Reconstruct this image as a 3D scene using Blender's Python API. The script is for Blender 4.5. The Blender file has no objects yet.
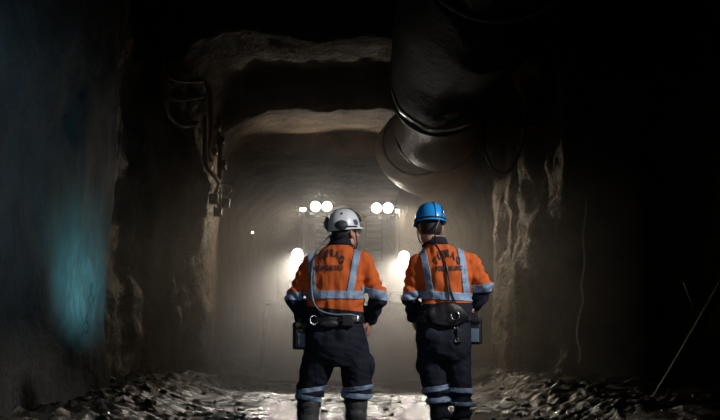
import bpy, bmesh, math, random
from mathutils import Vector, Matrix, noise
from mathutils.bvhtree import BVHTree
random.seed(7)
PI = math.pi
V = Vector
S = bpy.context.scene
COL = S.collection

# ------------------------------------------------------------------ camera
TILT = math.atan(0.115)
CT, ST = math.cos(TILT), math.sin(TILT)
CAMZ = 1.0
cam_data = bpy.data.cameras.new('camera')
cam_data.lens = 50; cam_data.sensor_width = 36; cam_data.clip_end = 200
cam = bpy.data.objects.new('camera', cam_data); COL.objects.link(cam)
cam.location = (0, 0, CAMZ); cam.rotation_euler = (PI/2 + TILT, 0, 0)
S.camera = cam

def W(px, py, d):
    """world point at depth y=d that sits at that place of the photograph (720x420)"""
    xf, yf = (px-360)/1000.0, (210-py)/1000.0
    k = d/(CT - ST*yf)
    return V((xf*k, d, CAMZ + (ST + CT*yf)*k))

# ------------------------------------------------------------------ materials
def mat(name, col, rough=.6, col2=None, scale=12, bump=0, bscale=40, metal=0, spec=.5, detail=6, emit=None, estr=0, stretch=None, rough2=None):
    m = bpy.data.materials.new(name); m.use_nodes = True
    nt = m.node_tree; N = nt.nodes; L = nt.links
    b = N['Principled BSDF']
    b.inputs['Roughness'].default_value = rough
    b.inputs['Metallic'].default_value = metal
    b.inputs['Specular IOR Level'].default_value = spec
    tc = N.new('ShaderNodeTexCoord'); mp = N.new('ShaderNodeMapping')
    L.new(tc.outputs['Object'], mp.inputs['Vector'])
    if stretch: mp.inputs['Scale'].default_value = stretch
    nz = N.new('ShaderNodeTexNoise'); nz.inputs['Scale'].default_value = scale; nz.inputs['Detail'].default_value = detail
    L.new(mp.outputs['Vector'], nz.inputs['Vector'])
    rp = N.new('ShaderNodeValToRGB')
    c2 = col2 or tuple(c*.75 for c in col)
    rp.color_ramp.elements[0].position = .32; rp.color_ramp.elements[1].position = .68
    rp.color_ramp.elements[0].color = (*c2, 1); rp.color_ramp.elements[1].color = (*col, 1)
    L.new(nz.outputs['Fac'], rp.inputs['Fac']); L.new(rp.outputs['Color'], b.inputs['Base Color'])
    if rough2 is not None:
        mr = N.new('ShaderNodeMapRange')
        mr.inputs['From Min'].default_value = .35; mr.inputs['From Max'].default_value = .65
        mr.inputs['To Min'].default_value = rough2; mr.inputs['To Max'].default_value = rough
        L.new(nz.outputs['Fac'], mr.inputs['Value']); L.new(mr.outputs['Result'], b.inputs['Roughness'])
    if bump:
        n2 = N.new('ShaderNodeTexNoise'); n2.inputs['Scale'].default_value = bscale; n2.inputs['Detail'].default_value = 8
        n2.inputs['Roughness'].default_value = .6
        L.new(mp.outputs['Vector'], n2.inputs['Vector'])
        bp = N.new('ShaderNodeBump'); bp.inputs['Strength'].default_value = bump; bp.inputs['Distance'].default_value = .4/bscale*4
        L.new(n2.outputs['Fac'], bp.inputs['Height']); L.new(bp.outputs['Normal'], b.inputs['Normal'])
    if emit:
        b.inputs['Emission Color'].default_value = (*emit, 1); b.inputs['Emission Strength'].default_value = estr
    return m

M = {}
M['rock'] = mat('rock', (.30, .225, .15), .62, (.11, .08, .053), 1.6, .9, 7, spec=.3)
M['shotcrete'] = mat('shotcrete', (.115, .115, .11), .7, (.055, .055, .055), 2.2, .35, 9, spec=.25)
M['mud'] = mat('mud', (.048, .036, .025), .48, (.018, .0135, .009), 2.6, .7, 28, spec=.8, rough2=.12)
M['water'] = mat('muddy_water', (.04, .034, .026), .12, (.03, .026, .02), 3, .25, 9, spec=.6)
M['stone'] = mat('stone', (.06, .05, .038), .34, (.03, .025, .02), 9, .6, 30, spec=.5)
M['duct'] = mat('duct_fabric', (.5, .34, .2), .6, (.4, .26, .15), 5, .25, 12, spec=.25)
M['duct_shaded'] = mat('shaded_duct_fabric', (.010, .009, .008), .75, (.007, .006, .005), 5, .25, 12, spec=.03)  # shade on the near duct sections is put into this near-black colour
M['duct_ring'] = mat('duct_ring', (.4, .33, .25), .25, None, 14, .2, 40, spec=.8)
M['rubber'] = mat('rubber', (.018, .018, .018), .6, None, 20, .3, 60)
M['boot'] = mat('boot_rubber', (.055, .058, .062), .55, (.035, .036, .038), 20, .4, 50)
M['steel'] = mat('worn_steel', (.22, .2, .18), .45, (.1, .085, .07), 8, .2, 30, metal=.6)
M['bucket'] = mat('scraped_bucket_steel', (.2, .19, .18), .6, (.12, .11, .1), 3, .3, 12, metal=.1)
M['paint'] = mat('dusty_paint', (.42, .38, .28), .5, (.28, .25, .19), 3, .15, 20)
M['dpaint'] = mat('dusty_dark_paint', (.12, .115, .1), .55, (.07, .068, .06), 4, .2, 20)
M['lens'] = mat('lamp_lens', (.9, .9, .85), .2, None, 5, emit=(1, .95, .84), estr=13)
M['lens_dim'] = mat('marker_lens', (.9, .9, .85), .2, None, 5, emit=(1, .95, .82), estr=5)
M['orange'] = mat('orange_cotton', (.66, .14, .034), .85, (.55, .11, .026), 14, .25, 160, spec=.15)
M['navy'] = mat('navy_cotton', (.020, .024, .042), .85, (.013, .016, .028), 14, .3, 140, spec=.2)
M['navy_t'] = mat('navy_work_trousers', (.013, .016, .031), .8, (.008, .010, .019), 9, .35, 110, spec=.25)
M['tape'] = mat('reflective_tape', (.30, .42, .60), .5, (.21, .30, .44), 22, .3, 60, spec=.4)
M['tape_t'] = mat('muddy_reflective_tape', (.27, .38, .56), .55, (.15, .21, .32), 20, .3, 60, spec=.4)
M['ink'] = mat('navy_print', (.035, .035, .055), .8, None, 30)
M['skin'] = mat('skin', (.55, .30, .22), .5, (.46, .24, .17), 25, .1, 120, spec=.4)
M['hair'] = mat('dark_hair', (.03, .022, .016), .6, (.015, .011, .008), 60, .8, 200, stretch=(1, 1, .2))
M['white_h'] = mat('white_helmet_plastic', (.84, .89, .94), .35, (.74, .79, .84), 9, .05, 30)
M['blue_h'] = mat('blue_helmet_plastic', (.018, .33, .88), .3, (.015, .29, .8), 9, .03, 30)
M['black'] = mat('black_webbing', (.014, .014, .016), .55, None, 40, .3, 120)
M['leather'] = mat('black_leather', (.018, .018, .022), .4, (.011, .011, .013), 30, .3, 90)
M['grey_p'] = mat('grey_plastic', (.10, .11, .14), .4, None, 20)
M['bgrey'] = mat('blue_grey_plastic', (.16, .24, .34), .45, (.12, .18, .26), 15)
M['chrome'] = mat('chrome', (.75, .75, .75), .2, None, 20, metal=1)
M['green'] = mat('green_stripe', (.25, .62, .28), .5, None, 20)
M['yellow'] = mat('yellow_plastic', (.75, .52, .06), .4, None, 20)
M['red'] = mat('red_sticker', (.7, .03, .02), .5, None, 20)
M['hose'] = mat('grey_hose', (.20, .23, .28), .4, None, 30)
M['cable'] = mat('black_cable', (.03, .028, .026), .35, None, 30, spec=.6)
M['hose_b'] = mat('brown_dusty_hose', (.16, .12, .085), .35, None, 20, .2, 40, spec=.6)
M['wet'] = mat('wet_glint_wire', (.9, .86, .8), .25, None, 20, spec=.9)  # white base colour stands in for the glint along the wire
M['pipe'] = mat('service_pipe', (.62, .48, .34), .25, (.42, .32, .22), 12, .2, 50, metal=.4, spec=.8)
M['glass'] = mat('spectacle_lens', (.55, .6, .62), .1, None, 20)
M['eye'] = mat('eye_white', (.7, .68, .64), .2, None, 30)
M['crack'] = mat('crack_shadowed_rock', (.012, .012, .012), .9, None, 20)

hz = bpy.data.materials.new('dusty_haze'); hz.use_nodes = True
nt = hz.node_tree; nt.nodes.remove(nt.nodes['Principled BSDF'])
vs = nt.nodes.new('ShaderNodeVolumePrincipled')
vs.inputs['Color'].default_value = (.92, .89, .85, 1)
vs.inputs['Density'].default_value = .11
vs.inputs['Anisotropy'].default_value = .72
tc_ = nt.nodes.new('ShaderNodeNewGeometry'); sp_ = nt.nodes.new('ShaderNodeSeparateXYZ'); mr_ = nt.nodes.new('ShaderNodeMapRange')
nt.links.new(tc_.outputs['Position'], sp_.inputs['Vector']); nt.links.new(sp_.outputs['Z'], mr_.inputs['Value'])
mr_.inputs['From Min'].default_value = 1.9; mr_.inputs['From Max'].default_value = 3.4      # the dust hangs low
mr_.inputs['To Min'].default_value = .066; mr_.inputs['To Max'].default_value = .006
nt.links.new(mr_.outputs['Result'], vs.inputs['Density'])
nt.links.new(vs.outputs['Volume'], nt.nodes['Material Output'].inputs['Volume'])

# ------------------------------------------------------------------ object helpers
def tag(o, label=None, cat=None, group=None, kind=None):
    if label: o['label'] = label
    if cat: o['category'] = cat
    if group: o['group'] = group
    if kind: o['kind'] = kind
    return o

def world_loc(o):
    l = V((0, 0, 0))
    while o is not None:
        l = l + o.location; o = o.parent
    return l

def link(name, me, m, parent=None, smooth=True, loc=None, origin=None):
    """mesh in world coordinates -> object; a child's vertices become relative to its parent"""
    o = bpy.data.objects.new(name, me); COL.objects.link(o)
    if m is not None:
        me.materials.clear(); me.materials.append(m)
    if parent is not None:
        me.transform(Matrix.Translation(-world_loc(parent))); o.parent = parent
    elif origin is not None:
        me.transform(Matrix.Translation(-V(origin))); o.location = origin
    if smooth:
        for p in me.polygons: p.use_smooth = True
    me.update()
    return o

def obj(name, bm, m, parent=None, smooth=True, origin=None):
    me = bpy.data.meshes.new(name)
    bmesh.ops.recalc_face_normals(bm, faces=bm.faces[:])
    bm.to_mesh(me); bm.free()
    return link(name, me, m, parent, smooth, origin=origin)

def empty(name, loc, label, cat, group=None):
    o = bpy.data.objects.new(name, None); COL.objects.link(o)
    o.location = loc; o.empty_display_size = .2
    return tag(o, label, cat, group)

def catmull(pts, k):
    """points may be tuples of any length"""
    pts = [tuple(p) for p in pts]
    if len(pts) < 3 or k < 2: return pts
    out = []
    n = len(pts)
    for i in range(n-1):
        p0, p1, p2, p3 = pts[max(i-1, 0)], pts[i], pts[i+1], pts[min(i+2, n-1)]
        for s in range(k):
            t = s/k
            out.append(tuple(.5*((2*b)+(-a+c)*t+(2*a-5*b+4*c-d)*t*t+(-a+3*b-3*c+d)*t**3) for a, b, c, d in zip(p0, p1, p2, p3)))
    out.append(pts[-1])
    return out

def tube(bm, pts, radii, n=14, k=5, flat=1.0, ref=None, cap=True):
    """tapered tube with rounded ends through pts"""
    if not hasattr(radii, '__len__'): radii = [radii]*len(pts)
    q = catmull([(*p, r) for p, r in zip(pts, radii)], k)
    P = [V(a[:3]) for a in q]; R = [max(a[3], 1e-4) for a in q]
    if cap:
        d0 = (P[0]-P[1]).normalized(); d1 = (P[-1]-P[-2]).normalized()
        a0, r0, a1, r1 = P[0], R[0], P[-1], R[-1]
        P = [a0+d0*r0*.98, a0+d0*r0*.8, a0+d0*r0*.45]+P+[a1+d1*r1*.45, a1+d1*r1*.8, a1+d1*r1*.98]
        R = [r0*.2, r0*.6, r0*.89]+R+[r1*.89, r1*.6, r1*.2]
    t = (P[1]-P[0]).normalized()
    u = V(ref) if ref else (V((0, 0, 1)) if abs(t.z) < .9 else V((1, 0, 0)))
    u = (u - t*u.dot(t)).normalized()
    rings = []
    for i, p in enumerate(P):
        t = (P[min(i+1, len(P)-1)]-P[max(i-1, 0)])
        if t.length > 1e-9: t = t.normalized()
        u = (u - t*u.dot(t)).normalized(); w = t.cross(u)
        rings.append([bm.verts.new(p + u*math.cos(2*PI*j/n)*R[i] + w*math.sin(2*PI*j/n)*R[i]*flat) for j in range(n)])
    for a, b in zip(rings[:-1], rings[1:]):
        for j in range(n): bm.faces.new((a[j], a[(j+1) % n], b[(j+1) % n], b[j]))
    bm.faces.new(list(reversed(rings[0]))); bm.faces.new(rings[-1])
    return rings

def vloft(bm, rings, n=40, k=5, pw=2.3):
    """closed loft of horizontal super-ellipses (cx, cy, z, rx, ry)"""
    q = catmull(rings, k)
    R = []
    for cx, cy, z, rx, ry in q:
        r = []
        for j in range(n):
            a = 2*PI*j/n; c, s = math.cos(a), math.sin(a)
            r.append(bm.verts.new((cx+rx*math.copysign(abs(c)**(2/pw), c), cy+ry*math.copysign(abs(s)**(2/pw), s), z)))
        R.append(r)
    for a, b in zip(R[:-1], R[1:]):
        for j in range(n): bm.faces.new((a[j], a[(j+1) % n], b[(j+1) % n], b[j]))
    bm.faces.new(list(reversed(R[0]))); bm.faces.new(R[-1])

def ellip(bm, c, r, mtx=None, seg=20, rng=14):
    g = bmesh.ops.create_uvsphere(bm, u_segments=seg, v_segments=rng, radius=1)
    T = Matrix.Translation(V(c)) @ Matrix.Diagonal((*r, 1))
    if mtx is not None: T = mtx @ T
    bmesh.ops.transform(bm, matrix=T, verts=g['verts'])
    return g['verts']

def box(bm, c, s, mtx=None, bev=0.0):
    b2 = bmesh.new(); bmesh.ops.create_cube(b2, size=1)
    bmesh.ops.transform(b2, matrix=Matrix.Diagonal((*s, 1)), verts=b2.verts)
    if bev: bmesh.ops.bevel(b2, geom=b2.edges[:], offset=bev, segments=3, affect='EDGES', profile=.6)
    T = Matrix.Translation(V(c))
    if mtx is not None: T = mtx @ T
    bmesh.ops.transform(b2, matrix=T, verts=b2.verts)
    me = bpy.data.meshes.new('tmp'); b2.to_mesh(me); b2.free(); bm.from_mesh(me); bpy.data.meshes.remove(me)

def cyl(bm, c, r, depth, axis='Z', seg=32, mtx=None, bev=0.0, r2=None):
    b2 = bmesh.new(); bmesh.ops.create_cone(b2, cap_ends=True, segments=seg, radius1=r, radius2=r if r2 is None else r2, depth=depth)
    if bev:
        ed = [e for e in b2.edges if any(len(f.verts) > 4 for f in e.link_faces)]
        bmesh.ops.bevel(b2, geom=ed, offset=bev, segments=3, affect='EDGES', profile=.6)
    R = {'Z': Matrix.Identity(4), 'Y': Matrix.Rotation(PI/2, 4, 'X'), 'X': Matrix.Rotation(PI/2, 4, 'Y')}[axis]
    T = Matrix.Translation(V(c)) @ R
    if mtx is not None: T = mtx @ T
    bmesh.ops.transform(b2, matrix=T, verts=b2.verts)
    me = bpy.data.meshes.new('tmp'); b2.to_mesh(me); b2.free(); bm.from_mesh(me); bpy.data.meshes.remove(me)

def torus(bm, c, R, r, mtx=None, axis='Z', n=28, m=10, sx=1.0, sy=1.0):
    rot = {'Z': Matrix.Identity(4), 'Y': Matrix.Rotation(PI/2, 4, 'X'), 'X': Matrix.Rotation(PI/2, 4, 'Y')}[axis]
    T = Matrix.Translation(V(c)) @ rot
    if mtx is not None: T = mtx @ T
    g = []
    for i in range(n):
        a = 2*PI*i/n
        g.append([bm.verts.new(T @ V(((R+r*math.cos(2*PI*j/m))*math.cos(a)*sx, (R+r*math.cos(2*PI*j/m))*math.sin(a)*sy, r*math.sin(2*PI*j/m)))) for j in range(m)])
    for i in range(n):
        a, b = g[i], g[(i+1) % n]
        for j in range(m): bm.faces.new((a[j], b[j], b[(j+1) % m], a[(j+1) % m]))

def remeshed(bm, voxel, smooth=4, fac=.5):
    """one continuous skin round the overlapping closed shapes in bm"""
    me = bpy.data.meshes.new('tmp'); bmesh.ops.recalc_face_normals(bm, faces=bm.faces[:]); bm.to_mesh(me); bm.free()
    o = bpy.data.objects.new('tmp', me); COL.objects.link(o)
    r = o.modifiers.new('r', 'REMESH'); r.mode = 'VOXEL'; r.voxel_size = voxel; r.adaptivity = 0
    if smooth:
        s = o.modifiers.new('s', 'SMOOTH'); s.factor = fac; s.iterations = smooth
    dg = bpy.context.evaluated_depsgraph_get()
    out = bpy.data.meshes.new_from_object(o.evaluated_get(dg))
    bpy.data.objects.remove(o); bpy.data.meshes.remove(me)
    return out

def interp(tab, x):
    if x <= tab[0][0]: return tab[0][1]
    for (a, va), (b, vb) in zip(tab[:-1], tab[1:]):
        if x <= b: return va+(vb-va)*(x-a)/(b-a)
    return tab[-1][1]

def sstep(a, b, x):
    t = min(1, max(0, (x-a)/(b-a))); return t*t*(3-2*t)

# ------------------------------------------------------------------ the tunnel
WL = [(3, 2.95), (12.05, 2.98), (12.35, 3.5), (15, 3.5), (16.9, 2.68), (17.3, 2.64), (18.1, 2.70), (20.5, 2.86), (20.8, 2.95), (32, 2.95)]
WR = [(3, 4.9), (14.5, 4.9), (15.15, 3.15), (15.6, 2.98), (16.55, 2.66), (16.8, 2.9), (17.2, 2.86), (17.4, 2.62), (18.25, 2.40), (18.6, 2.72), (32, 2.8)]
HH = [(3, 7.4), (15.3, 7.4), (15.7, 5.65), (17.85, 5.6), (18.05, 4.95), (20.5, 4.95), (20.75, 4.55), (32, 4.5)]
RC = [(3, .9), (17.8, 1.1), (18.05, 1.25), (32, 1.3)]

def fr(p, s, o=4): return noise.fractal(p*s, 1.0, 2.0, o)
def shell_point(d, u):
    """u 0..1 left wall up, 1..2 ceiling, 2..3 right wall down"""
    wl, wr, H, r = interp(WL, d), interp(WR, d), interp(HH, d), interp(RC, d)
    if u <= 1:                # left wall incl. half of its corner
        L1 = H - r + .3; t = u*(L1 + r*PI/4)
        if t < L1: return V((-wl, d, -.3+t)), V((1, 0, 0))
        a = (t-L1)/r
        return V((-wl+r-r*math.cos(a), d, H-r+r*math.sin(a))), V((math.cos(a), 0, -math.sin(a)))
    if u >= 2:
        p, n = None, None
        L1 = H - r + .3; t = (3-u)*(L1 + r*PI/4)
        if t < L1: return V((wr, d, -.3+t)), V((-1, 0, 0))
        a = (t-L1)/r
        return V((wr-r+r*math.cos(a), d, H-r+r*math.sin(a))), V((-math.cos(a), 0, -math.sin(a)))
    La = r*PI/4; Ls = wl+wr-2*r; t = (u-1)*(2*La+Ls)
    if t < La:
        a = PI/4+t/r
        return V((-wl+r-r*math.cos(a), d, H-r+r*math.sin(a))), V((math.cos(a), 0, -math.sin(a)))
    if t < La+Ls: return V((-wl+r+(t-La), d, H)), V((0, 0, -1))
    a = PI/2-(t-La-Ls)/r
    return V((wr-r+r*math.cos(a), d, H-r+r*math.sin(a))), V((-math.cos(a), 0, -math.sin(a)))

def disp(p, n):
    left_near = sstep(12.5, 12.0, p.y)*(1 if p.x < -1.2 and n.x > .3 else 0)
    arch = sstep(17.9, 18.3, p.y)
    big = .17*fr(p, .75, 3); mid = .085*(noise.ridged_multi_fractal(p*1.7, 1, 2, 3, 1, 2)-1.0)*.6; fine = .03*fr(p, 5.5, 3)
    # vertical runs of rock on the side walls
    q = V((p.x*2.2, p.y*2.2, p.z*.5)); runs = .10*fr(q, 1.0, 4)*abs(n.x)
    rough = big+mid+fine+runs
    soft = .10*fr(p, .7, 3)+.010*fr(p, 4, 4)
    k = max(left_near, .72*arch)
    return rough*(1-k)+soft*k

stations = []
d = 4.0
while d < 31:
    stations.append(d)
    d += .16 if d < 8 else .065 if d < 13.2 else .075 if d < 21 else .25

def shell(name, u0, u1, nu, m, d0=0, d1=99):
    bm = bmesh.new(); G = []
    st = [s for s in stations if d0 <= s <= d1]
    for d in st:
        row = []
        for j in range(nu+1):
            p, n = shell_point(d, u0+(u1-u0)*j/nu)
            row.append(bm.verts.new(p - n*disp(p, n)))
        G.append(row)
    for a, b in zip(G[:-1], G[1:]):
        for j in range(nu): bm.faces.new((a[j], a[j+1], b[j+1], b[j]))
    me = bpy.data.meshes.new(name); bm.to_mesh(me); bm.free()
    o = link(name, me, m)
    o['kind'] = 'structure'
    return o
brk = [s for s in stations if s <= 12.1][-1]
wl1 = shell('wall_left', 0, 1, 84, M['shotcrete'], 0, brk)
wl2 = shell('wall_left_far', 0, 1, 84, M['rock'], brk, 99)
wr1 = shell('wall_right', 2, 3, 84, M['rock'])
ce1 = shell('ceiling', 1, 2, 96, M['rock'])
# end of the drive
bm = bmesh.new()
G = [[bm.verts.new((x*.25-3.6, 30.6+.3*noise.noise(V((x*.2, 3, z*.2))), z*.25-.3)) for x in range(30)] for z in range(22)]
for a, b in zip(G[:-1], G[1:]):
    for j in range(29): bm.faces.new((a[j], a[j+1], b[j+1], b[j]))
o = obj('wall_back', bm, M['rock']); o['kind'] = 'structure'

# floor: muddy, churned, with a wet track down the middle
def floor_h(x, y):
    p = V((x, y, 0))
    edge = sstep(1.5, 2.75, abs(x+.1))
    h = .05*fr(p, .55, 2)+.040*fr(p, 2.3, 4)
    clod = noise.ridged_multi_fractal(p*4.2, 1, 2, 3, 1, 2)-1.1
    h += (.018+.027*edge)*clod + .012*fr(p, 14, 2)
    h += .22*edge*edge + 0.08*edge*abs(fr(p, 3.1, 3))
    ruts = math.exp(-((x+.9)/.28)**2)+math.exp(-((x-.75)/.28)**2)
    return h - .035*ruts - .015
xs = [-4.6+.2*i for i in range(8)]+[-3+.033*i for i in range(183)]+[3.1+.2*i for i in range(8)]
ys = [3.2+.2*i for i in range(31)]+[9.4+.033*i for i in range(246)]+[17.6+.25*i for i in range(53)]
bm = bmesh.new()
G = [[bm.verts.new((x, y, floor_h(x, y))) for x in xs] for y in ys]
for a, b in zip(G[:-1], G[1:]):
    for j in range(len(xs)-1): bm.faces.new((a[j], a[j+1], b[j+1], b[j]))
me = bpy.data.meshes.new('floor'); bm.to_mesh(me); bm.free()
o = link('floor', me, M['mud']); o['kind'] = 'structure'
# standing water in the low places
bm = bmesh.new()
G = [[bm.verts.new((-1.9+3.8*i/20, 8.2+9.6*j/40, -.022)) for i in range(21)] for j in range(41)]
for a, b in zip(G[:-1], G[1:]):
    for j in range(20): bm.faces.new((a[j], a[j+1], b[j+1], b[j]))
o = obj('puddle_water', bm, M['water'])
tag(o, 'shallow muddy water shining between the clods in the middle of the tunnel floor', 'water', kind='stuff')

# loose broken rock along the foot of the walls
bm = bmesh.new()
def stone(bm, c, r):
    g = bmesh.ops.create_icosphere(bm, subdivisions=2, radius=1)
    o = V((random.uniform(0, 99), random.uniform(0, 99), random.uniform(0, 99)))
    s = V((random.uniform(.8, 1.4), random.uniform(.8, 1.4), random.uniform(.5, .85)))
    R = Matrix.Rotation(random.uniform(0, 6.3), 3, 'Z') @ Matrix.Rotation(random.uniform(-.5, .5), 3, 'X')
    for v in g['verts']:
        f = 1+.45*noise.noise(v.co*1.3+o)+.18*noise.noise(v.co*3+o)
        v.co = V(c) + R @ V((v.co.x*s.x, v.co.y*s.y, v.co.z*s.z))*f*r
for i in range(480):
    y = random.uniform(9.5, 17.4); side = -1 if random.random() < .55 else 1
    w = interp(WL if side < 0 else WR, y)
    x = side*(w-abs(random.gauss(0, .5))-.05)
    if side > 0 and y < 15: x = 2.7+random.gauss(0, .5)
    r = random.choice((.012, .015, .018, .025, .04))*random.uniform(.7, 1.3)
    stone(bm, (x, y, floor_h(x, y)+r*.25), r)
for i in range(260):
    y = random.uniform(9.8, 16.5); x = random.uniform(-2, 2); r = random.uniform(.015, .035)
    stone(bm, (x, y, floor_h(x, y)+r*.2), r)
o = obj('rubble', bm, M['stone'])
tag(o, 'loose wet rubble scattered over the tunnel floor and heaped along the foot of both walls', 'rubble', kind='stuff')

# ------------------------------------------------------------------ haze beyond the two workers
bm = bmesh.new()
box(bm, (0, 21.75, 2.55), (7.6, 17.1, 6.6))
o = obj('dust_haze', bm, hz, smooth=False)
tag(o, 'grey brown dusty haze filling the tunnel between the workers and the machine', 'haze', kind='stuff')

# ------------------------------------------------------------------ ventilation duct
root = empty('ventilation_duct', (1.1, 12.9, 4.17), 'big sagging round ventilation duct hung under the roof on the right', 'duct')
def duct_center(y):
    return V((interp([(3, 1.2), (10, 1.12), (12.9, 1.06), (14.2, 1.2), (16.1, 1.26), (17.4, .98), (18.0, .92), (18.6, 1.1), (20, 1.62), (30, 1.7)], y), y, 4.17+.03*math.sin(y*1.9)))
def duct_section(name, y0, y1, r0, rm, r1, m, n=48):
    bm = bmesh.new(); R = []
    K = max(8, int((y1-y0)/.08))
    prof = catmull([(0, r0*.9), (.03, r0), (.5, rm), (.97, r1), (1, r1*.9)], 10)
    def rad(t):
        return interp(prof, t)
    for i in range(K+1):
        t = i/K; y = y0+(y1-y0)*t; c = duct_center(y); r = rad(t)
        row = []
        for j in range(n):
            a = 2*PI*j/n
            q = V((math.cos(a), 0, math.sin(a)))
            w = 1+.035*noise.noise(V((math.cos(a)*2.2, y*.8, math.sin(a)*2.2)))+.018*noise.noise(V((math.cos(a)*6, y*2.5, math.sin(a)*6)))
            row.append(bm.verts.new(c+q*r*w))
        R.append(row)
    for a, b in zip(R[:-1], R[1:]):
        for j in range(n): bm.faces.new((a[j], a[(j+1) % n], b[(j+1) % n], b[j]))
    return obj(name, bm, m, root)
duct_section('duct_section', 4.2, 8.0, .69, .73, .70, M['duct_shaded'])
duct_section('duct_section', 8.0, 12.45, .70, .74, .68, M['duct_shaded'])
duct_section('duct_collar', 12.45, 12.93, .675, .68, .655, M['duct_ring'], 56)
duct_section('duct_section', 12.95, 16.0, .58, .60, .68, M['duct'])
duct_section('duct_section', 16.05, 17.3, .66, .56, .58, M['duct'])
duct_section('duct_section', 17.3, 20.8, .60, .70, .69, M['duct'])
duct_section('duct_section', 20.8, 29.5, .68, .70, .69, M['duct'])
for y, r, t in ((8.0, .70, .025), (12.9, .66, .05), (16.0, .675, .022), (17.3, .60, .02)):
    bm = bmesh.new(); c = duct_center(y); torus(bm, c, r, t, axis='Y', n=56)
    obj('coupling_ring', bm, M['duct_ring'], root)
for y in (6, 9.5, 12.2, 15.4, 18.6, 22):
    c = duct_center(y); top = interp(HH, y)+.15
    for sg in (-1, 1):
        bm = bmesh.new(); tube(bm, [c+V((sg*.45, 0, .5)), c+V((sg*.5, 0, top-4.17))], .008, 6, 1)
        obj('hanger_wire', bm, M['steel'], root)

# ------------------------------------------------------------------ pipes, hoses and wires
def cable(name, pts, r, m, label, cat, group=None, parent=None, n=8, k=6):
    bm = bmesh.new(); tube(bm, pts, r, n, k)
    c = V(pts[0])
    o = obj(name, bm, m, parent, origin=None if parent else c)
    if parent is None: tag(o, label, cat, group)
    return o
def LW(px, py, off=.12):
    d = 9.875/(.425+(360-px)/1000.0) - off - .25
    return W(px, py, d)
cable('hose', [LW(160, 8), LW(162, 45), LW(164, 72), LW(174, 80), LW(190, 82), LW(203, 81, .0)], .035, M['hose_b'], 'dark hose curving off the left pillar, topmost of the three looping hoses', 'hose')
cable('hose', [LW(163, 20, .2), LW(162, 66, .2), LW(165, 92), LW(176, 100), LW(190, 99), LW(203, 96, .0)], .035, M['hose_b'], 'dark hose curving off the left pillar, middle one of the three looping hoses', 'hose')
cable('hose', [LW(159, 10, .3), LW(160, 80, .3), LW(164, 108, .25), LW(172, 121), LW(183, 126), LW(196, 123, .0)], .048, M['hose_b'], 'thick dark hose in the deepest loop, lowest of the three on the left pillar', 'hose')
cable('pipe', [LW(206, 82, .25), LW(209, 88, .25), LW(210.5, 100, .25), LW(211, 118, .25), LW(211, 135, .25), LW(209, 150, .2), LW(212, 160, .1)], [.035, .055, .045, .042, .042, .042, .04], M['pipe'], 'pale lit standing pipe with a bent top end on the left pillar', 'pipe')
cable('pipe', [LW(205, 118, .3), LW(205, 135, .3), LW(205.5, 160, .3), LW(208, 168, .3), LW(216, 178, .3), LW(219, 183, .2)], .04, M['pipe'], 'brownish pipe with a kinked lower end beside the pale pipe', 'pipe')
root = empty('pipe_bracket', LW(216, 205, .1), 'rusty bracket rail with clamps and a ring at the left arch corner', 'bracket')
bm = bmesh.new(); tube(bm, [LW(219, 118, .05), LW(220, 160, .05), LW(219, 205, .05)], .045, 8, 3); obj('rail', bm, M['dpaint'], root)
for px, py, r in ((217, 128, .06), (221, 141, .07), (214, 152, .06), (222, 165, .075), (214, 199, .08), (226, 203, .07), (218, 212, .07)):
    bm = bmesh.new(); c = LW(px, py, .12); box(bm, c, (r*2, r*1.6, r*2.2), bev=.02); cyl(bm, c+V((.04, -.08, -.03)), r*.5, .14, 'Y', 12, bev=.008)
    obj('clamp', bm, M['pipe'] if r < .065 else M['dpaint'], root)
for px, py in ((226, 189),):
    bm = bmesh.new(); torus(bm, LW(px, py, .15), .085, .02, axis='Y'); obj('ring', bm, M['pipe'], root)
bm = bmesh.new(); tube(bm, [LW(221, 176, .15), LW(217, 190, .15), LW(213, 200, .15)], .03, 8, 3); obj('strut', bm, M['pipe'], root)

cable('cable', [W(486, 98, 15.6), W(484, 140, 15.4), W(487, 155, 15.3), W(494, 169, 15.3), W(505, 173, 15.3), W(514, 164, 15.3), W(521, 149, 15.3), W(525, 136, 15.4), W(527, 118, 15.7)], .024, M['cable'], 'black cable hanging in a deep loop in front of the right pillar', 'cable')
cable('wire', [W(546, 96, 15.3), W(553, 88, 15.2), W(562, 85, 15.2), W(564, 94, 15.2), W(562.5, 106, 15.2), W(564, 118, 15.2), W(561, 130, 15.2), W(558, 145, 15.2), W(552, 155, 15.2), W(549, 158, 15.2)], .013, M['pipe'], 'long twisted wire dangling from a hook right of the pillars', 'wire')
cable('wire', [W(530, 104, 15.6), W(531, 115, 15.5), W(533, 125, 15.5), W(534, 127, 15.5)], .016, M['pipe'], 'short curved wire end above the right pillar', 'wire')
cable('wire', [W(508, 128, 15.7), W(525, 126, 15.5), W(538, 122, 15.4), W(548, 118, 15.4), W(560, 118, 15.2)], .016, M['cable'], 'dark wire running level across the top of the right pillars', 'wire')
cable('wire', [W(570, 62, 15.0), W(576, 74, 15.0), W(582, 80, 15.0), W(585, 75, 15.0), W(583, 64, 15.0)], .013, M['pipe'], 'small hooked wire high on the right wall', 'wire')
cable('wire', [W(581, 100, 15.0), W(582, 120, 15.0), W(584, 132, 15.0), W(581, 138, 15.0), W(577, 137, 15.0)], .012, M['pipe'], 'thin hooked wire dangling below the small one on the right wall', 'wire')
cable('wet_glint_wire', [W(586, 200, 15.02), W(586, 212, 14.98), W(583, 235, 14.98), W(584.5, 262, 14.98), W(581.5, 285, 14.98), W(583, 300, 14.98), W(578, 322, 14.98), W(577, 338, 14.98), W(580, 352, 14.98), W(579, 362, 15.0)], .017, M['wet'], 'long wet wire, its shine put into the white colour, hanging down the dark right wall', 'wire')
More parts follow.
